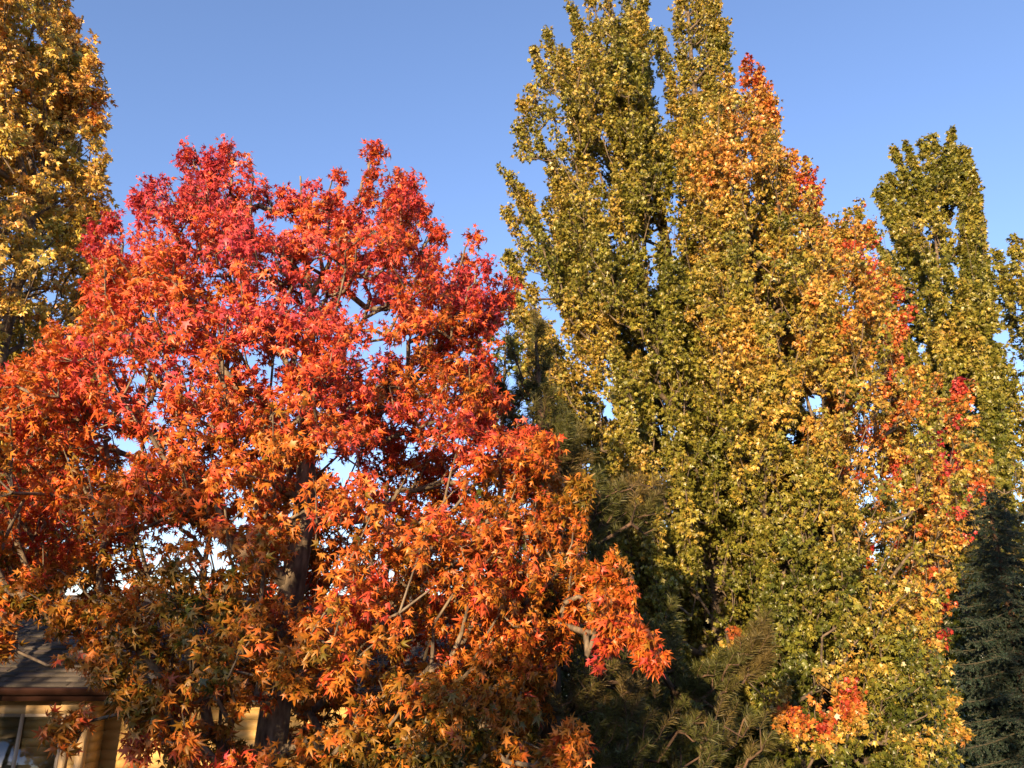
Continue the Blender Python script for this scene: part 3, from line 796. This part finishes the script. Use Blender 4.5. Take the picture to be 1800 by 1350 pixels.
# ------------------------------------------------------------------ shingled roof plane
def shingle_plane(name, A, B, C, D, mat, parent, course=0.145, tab=0.30, seed=1):
    """A-B eave (left to right), D-C top edge; real courses of tabs clipped to a trapezoid"""
    rng = np.random.default_rng(seed)
    A, B, C, D = [np.array(v, float) for v in (A, B, C, D)]
    hgt = np.linalg.norm(((D - A) - np.dot(D - A, (B - A) / np.linalg.norm(B - A)) * (B - A) / np.linalg.norm(B - A)))
    e = (B - A) / np.linalg.norm(B - A)
    upv = (D - A) - np.dot(D - A, e) * e; upv /= np.linalg.norm(upv)
    nrm_ = np.cross(e, upv); nrm_ *= np.sign(nrm_[2])
    wB = np.linalg.norm(B - A); xD = np.dot(D - A, e); xC = np.dot(C - A, e)
    nc = int(math.ceil(hgt / course))
    V = []; L = []; cols = []
    def q(x, y, h): return A + e * x + upv * y + nrm_ * h
    for r in range(nc):
        y0 = r * course; y1 = min(hgt, y0 + course)
        f0 = y0 / hgt; f1 = y1 / hgt
        xl0 = xD * f0; xl1 = xD * f1; xr0 = wB + (xC - wB) * f0; xr1 = wB + (xC - wB) * f1
        x = xl0 - rng.uniform(0, tab)
        while x < xr0:
            w = tab * rng.choice([0.35, 0.6, 0.8, 1.0])
            a = max(x, xl0); b_ = min(x + w, xr0)
            if b_ > a + 1e-3:
                a1 = min(max(a, xl1), xr1); b1 = max(min(b_, xr1), xl1)
                h = 0.022 + rng.choice([0.0, 0.012])
                n = len(V)
                V += [q(a, y0, h), q(b_, y0, h), q(b1, y1, 0.004 + h * .2), q(a1, y1, 0.004 + h * .2), q(a, y0, 0), q(b_, y0, 0)]
                L += [(n, n+1, n+2, n+3), (n+4, n+5, n+1, n)]
                c = np.array((0.04, 0.034, 0.031)) * rng.uniform(0.4, 1.6) * np.array((1, rng.uniform(.94, 1.02), rng.uniform(.9, 1.05)))
                cols += [c] * 6
            x += w
    n = len(V)
    V += [A - nrm_ * .02, B - nrm_ * .02, C - nrm_ * .02, D - nrm_ * .02]; cols += [np.array((.05, .045, .04))] * 4
    L += [(n, n+1, n+2, n+3)]
    return np_mesh(name, np.array(V), np.array(L).ravel(), np.full(len(L), 4), mat, parent, cols=np.array(cols))

def lap_wall(name, x0, x1, Y, z0, z1, parent, lap=0.15, mat=None):
    mb = MB(); z = z0; r = random.Random(3)
    while z < z1 - 1e-3:
        t = min(z + lap, z1)
        mb.prism([(x0, Y, z), (x0, Y - 0.014, z), (x0, Y - 0.004, t), (x0, Y, t)], (x1 - x0, 0, 0))
        z = t
    return mb.build(name, mat or M['siding'], parent)

def house():
    YE = 13.0                                   # front of the left wing's eave
    pe = at(210, 1208, YE); xe = pe[0]; ze = pe[2]
    root = empty('house', (xe - 3, YE + 3, 0))
    tag(root, 'tan lap sided house with dark shingled hip roof behind the red tree at lower left', 'house')
    pk = at(28, 1030, YE + 3.5)
    x_l = -16.0
    # left wing hip roof (front plane, right plane)
    shingle_plane('roof', (x_l, YE, ze), (xe, YE, ze), (pk[0], YE + 3.5, pk[2]), (x_l, YE + 3.5, pk[2]), M['shingle'], root, 0.15, 0.30, 3)
    o2 = shingle_plane('roof', (xe, YE, ze), (xe, YE + 7, ze), (pk[0], YE + 3.52, pk[2]), (pk[0], YE + 3.5, pk[2]), M['shingle'], root, 0.15, 0.3, 4)
    # hip cap shingles
    mb = MB(); a = np.array((xe, YE, ze)); c = np.array((pk[0], YE + 3.5, pk[2])); n = 26
    for i in range(n):
        p = a + (c - a) * (i / n); q = a + (c - a) * ((i + 1.15) / n)
        w = np.array((0.11, 0.07, -0.02)); h1 = np.array((0, 0, .045)); h0 = np.array((0, 0, .055))
        mb.prism([p + h0 + (-.10, -.02, -.03), p + h0, p + h0 + (.10, .05, -.03), q + h1 + (.10, .05, -.03), q + h1, q + h1 + (-.10, -.02, -.03)], (0, 0, -.02))
    mb.build('hip_cap', noise_mat('cap_shingle', (.05,.045,.04), (.1,.085,.075), 40, .85, .3), root)
    # main roof, lower pitch, further back
    YM = 13.7; pm = at(300, 1216, YM); zm = pm[2]
    xr = at(960, 1200, YM)[0]
    zt = at(300, 1047, YM + 6.6)[2]
    shingle_plane('roof', (xe - .6, YM, zm), (xr, YM, zm), (xr - 1.5, YM + 6.6, zt), (pk[0] - 1.2, YM + 6.6, zt), M['shingle'], root, 0.145, 0.30, 5)
    # back slope
    mb = MB(); mb.prism([(pk[0] - 1.2, YM + 6.6, zt), (xr - 1.5, YM + 6.6, zt), (xr, YM + 13, zm), (xe - .6, YM + 13, zm)], (0, 0, -.05)); mb.build('roof', M['grass'] if False else noise_mat('back_roof', (.06,.055,.05), (.1,.09,.08), 30, .9), root)
    # little roof vent
    pv = at(300, 1138, YM + 2.6)
    mb = MB(); mb.box(pv[0] - .18, pv[0] + .18, pv[1] - .15, pv[1] + .2, pv[2] - .15, pv[2] + .12); mb.build('roof_vent', M['gutter'], root)
    # gutters and fascia
    def gutter(x0, x1, Y, z):
        mb = MB()
        mb.prism([(x0, Y - .12, z - .01), (x0, Y - .13, z - .03), (x0, Y - .10, z - .12), (x0, Y, z - .12), (x0, Y, z - .10), (x0, Y - .09, z - .10), (x0, Y - .112, z - .01)], (x1 - x0, 0, 0))
        return mb.build('gutter', M['gutter'], root)
    gutter(x_l, xe + .05, YE - .01, ze + .01); gutter(xe - .1, xr, YM - .01, zm + .01)
    mb = MB(); mb.box(x_l, xe, YE + .001, YE + .03, ze - .2, ze - .01); mb.build('fascia', M['gutter'], root)
    mb = MB(); mb.box(x_l, xe, YE + .032, YE + .5, ze - .19, ze - .17); mb.build('soffit', M['trim'], root)
    mb = MB(); mb.box(xe - .5, xr, YM + .001, YM + .4, zm - .19, zm - .17); mb.build('soffit', M['trim'], root)
    # walls
    YW = YE + .45; xw = at(152, 1230, YW)[0]
    wx = [at(-90, 1300, YW)[0], at(112, 1300, YW)[0]]
    wz = [ze - 2.05, at(60, 1254, YW)[2]]
    lap_wall('wall', wx[1] + .12, xw, YW, .3, ze - .2, root)
    lap_wall('wall', x_l, wx[0] - .12, YW, .3, ze - .2, root)
    mb = MB(); mb.box(x_l, xw, YW + .001, YW + .15, 0, ze - .2); mb.build('wall_core', M['trim'], root)
    mb = MB(); mb.box(xw - .02, xw + .09, YW - .035, YW + .09, 0, ze - .2); mb.build('corner_board', M['trim'], root)
    mb = MB(); z = 0.3
    while z < ze - .2:
        mb.box(xw + .0, xw + .07 + .006 * (int(z / .15) % 2), YW + .092, YM + .34, z, min(z + .15, ze - .2)); z += .15
    mb.build('wall', M['siding'], root)
    mb = MB(); mb.box(at(113, 1230, YW)[0], xw + .003, YW - .06, YW - .03, at(60, 1249, YW)[2], ze - .2); mb.build('frieze_board', M['trim'], root)
    lap_wall('wall', xw, xr - .4, YM + .35, .3, zm - .2, root)
    for px in (245, 258, 335):
        x = at(px, 1290, YM + .33)[0]
        mb = MB(); mb.box(x, x + .05, YM + .30, YM + .345, .1, zm - .2); mb.build('trim_batten', M['trim'], root)
    x0 = at(300, 1290, YM)[0]; x1 = at(390, 1290, YM)[0]; zz = at(300, 1322, YM + .3)[2]
    # second window, right part, mostly behind leaves
    for (a_, b_) in (((wx[0]), (wx[1])),):
        z0, z1 = wz
        win = MB(); w = .07
        win.box(a_ - .1, b_ + .1, YW - .05, YW - .024, z1, z1 + .12); win.box(a_ - .1, b_ + .1, YW - .05, YW - .024, z0 - .12, z0)
        win.box(a_ - .1, a_, YW - .05, YW - .024, z0, z1); win.box(b_, b_ + .1, YW - .05, YW - .024, z0, z1)
        wo = win.build('window', M['trim'], root)
        fr = MB(); m_ = at(36, 1300, YW)[0]
        for x in (a_, m_ - .04, b_ - .06): fr.box(x, x + .06, YW - .045, YW - .02, z0, z1)
        fr.box(a_ + .06, m_ - .04, YW - .044, YW - .02, z1 - .05, z1); fr.box(m_ + .02, b_ - .06, YW - .044, YW - .02, z1 - .05, z1)
        f = fr.build('frame', M['frame'], wo)
        gl = MB(); gl.box(a_ + .03, b_ - .03, YW - .036, YW - .032, z0, z1 - .03); gl.build('pane', M['glass'], wo)
        bl = MB(); z = z0
        while z < z1 - .06:
            bl.prism([(a_ + .03, YW - .012, z), (a_ + .03, YW - .010, z), (a_ + .03, YW - .013, z + .125), (a_ + .03, YW - .015, z + .125)], (b_ - a_ - .06, 0, 0)); z += .13
        bl.build('blind', M['blind'], wo)
house()

# pale blue building glimpsed through the pine
bx = at(1215, 1225, 20.5)
rt = empty('shed', (bx[0] - 1.2, 21.5, 0)); tag(rt, 'pale blue grey shed wall glimpsed low through the pine branches', 'shed')
lap_wall('wall', bx[0] - .9, bx[0] + .6, 20.6, 0, 2.5, rt, mat=M['pale'])
mb = MB(); mb.box(bx[0] - .9, bx[0] + .6, 20.605, 23, 0, 2.5); mb.build('wall_core', M['pale'], rt)
mb = MB(); mb.prism([(bx[0] - 1.1, 20.3, 2.5), (bx[0] - 1.1, 21.8, 2.9), (bx[0] - 1.1, 23.3, 2.5)], (1.9, 0, 0)); mb.build('roof', noise_mat('shed_roof', (.05,.05,.05), (.08,.08,.08), 20, .9), rt)

# ------------------------------------------------------------------ added unseen behind the viewpoint: a house and trees that shade low foliage
rt = empty('house', (-6, -9, 0)); tag(rt, 'unseen gabled house added behind the viewpoint so its roof shades the low foliage', 'house')
mb = MB(); mb.box(-16, 6, -15, -11, 0, 3.4); mb.build('wall', M['siding'], rt)
mb = MB(); mb.prism([(-16.5, -10.5, 3.3), (-16.5, -13, 5.6), (-16.5, -15.5, 3.3)], (23, 0, 0)); mb.build('roof', noise_mat('added_house_roof', (.05,.045,.04), (.09,.08,.07), 20, .9), rt)
def shade_tree(label, x, y, h, r, n, seed):  # out-of-view tree, added only to cast shade into the scene
    rng = np.random.default_rng(seed)
    base = np.array((x, y, 0.0)); root = empty('maple_tree', base); tag(root, label, 'tree')
    V, Lq, TP, TR = tube_path([base, base + (0, .1, h * .5), base + (0, 0, h * .95)], [.18, .12, .02], seed=seed)
    np_mesh('trunk', V, Lq.ravel(), np.full(len(Lq), 4), M['maple_bark'], root, smooth=True)
    z = rng.uniform(1.2, h, n * 2); rr = r * np.sqrt(np.clip(1 - ((z / h - .5) / .52) ** 2, 0, 1)); a = rng.uniform(0, 6.283, n * 2); q = rng.uniform(0, 1, n * 2) ** .5
    A = np.stack([x + np.cos(a) * rr * q, y + np.sin(a) * rr * q, z], 1); A = A[nz(A, .9, seed) > -.08][:n]
    N, par, ends = grow(TP[4:], A, rng)
    dirs = norm(np.array([[0, 0, 1.0]]) + rng.normal(0, .4, A.shape)); T = np.array(TP)
    axis = lambda p: T[np.clip(np.searchsorted(T[:, 2], p[:, 2]), 0, len(T) - 1)]
    idx, pos, tipd, nr, sz, tw = foliage(A, dirs, axis, 11, .15, rng)
    branch_mesh('branches', N, par, ends, len(TP) - 4, M['maple_bark'], root, .006, .4, .08, tw)
    leaf_mesh('crown', MAPLE_S, pos, tipd, nr, sz, ramp(np.clip(.4 + rng.normal(0, .1, len(idx)), 0, 1), MAPLE_STOPS), M['maple_leaf'], root, rng)
shade_tree('golden maple added unseen behind the viewpoint for its shade, second from the left', -13.6, -8, 7.9, 2.4, 460, 201)
shade_tree('golden maple added unseen behind the viewpoint for its shade, third from the left', -10, -8.5, 7.9, 2.3, 460, 202)
shade_tree('golden maple added unseen behind the viewpoint for its shade, fourth from the left', -6.2, -8, 6.2, 2.0, 330, 203)
shade_tree('tall narrow maple added unseen behind the viewpoint to shade the spruce', 1.5, -9, 13.0, 2.3, 1100, 204)
shade_tree('golden maple added unseen behind the viewpoint for its shade, leftmost of five', -17.2, -8, 8.8, 2.7, 430, 205)
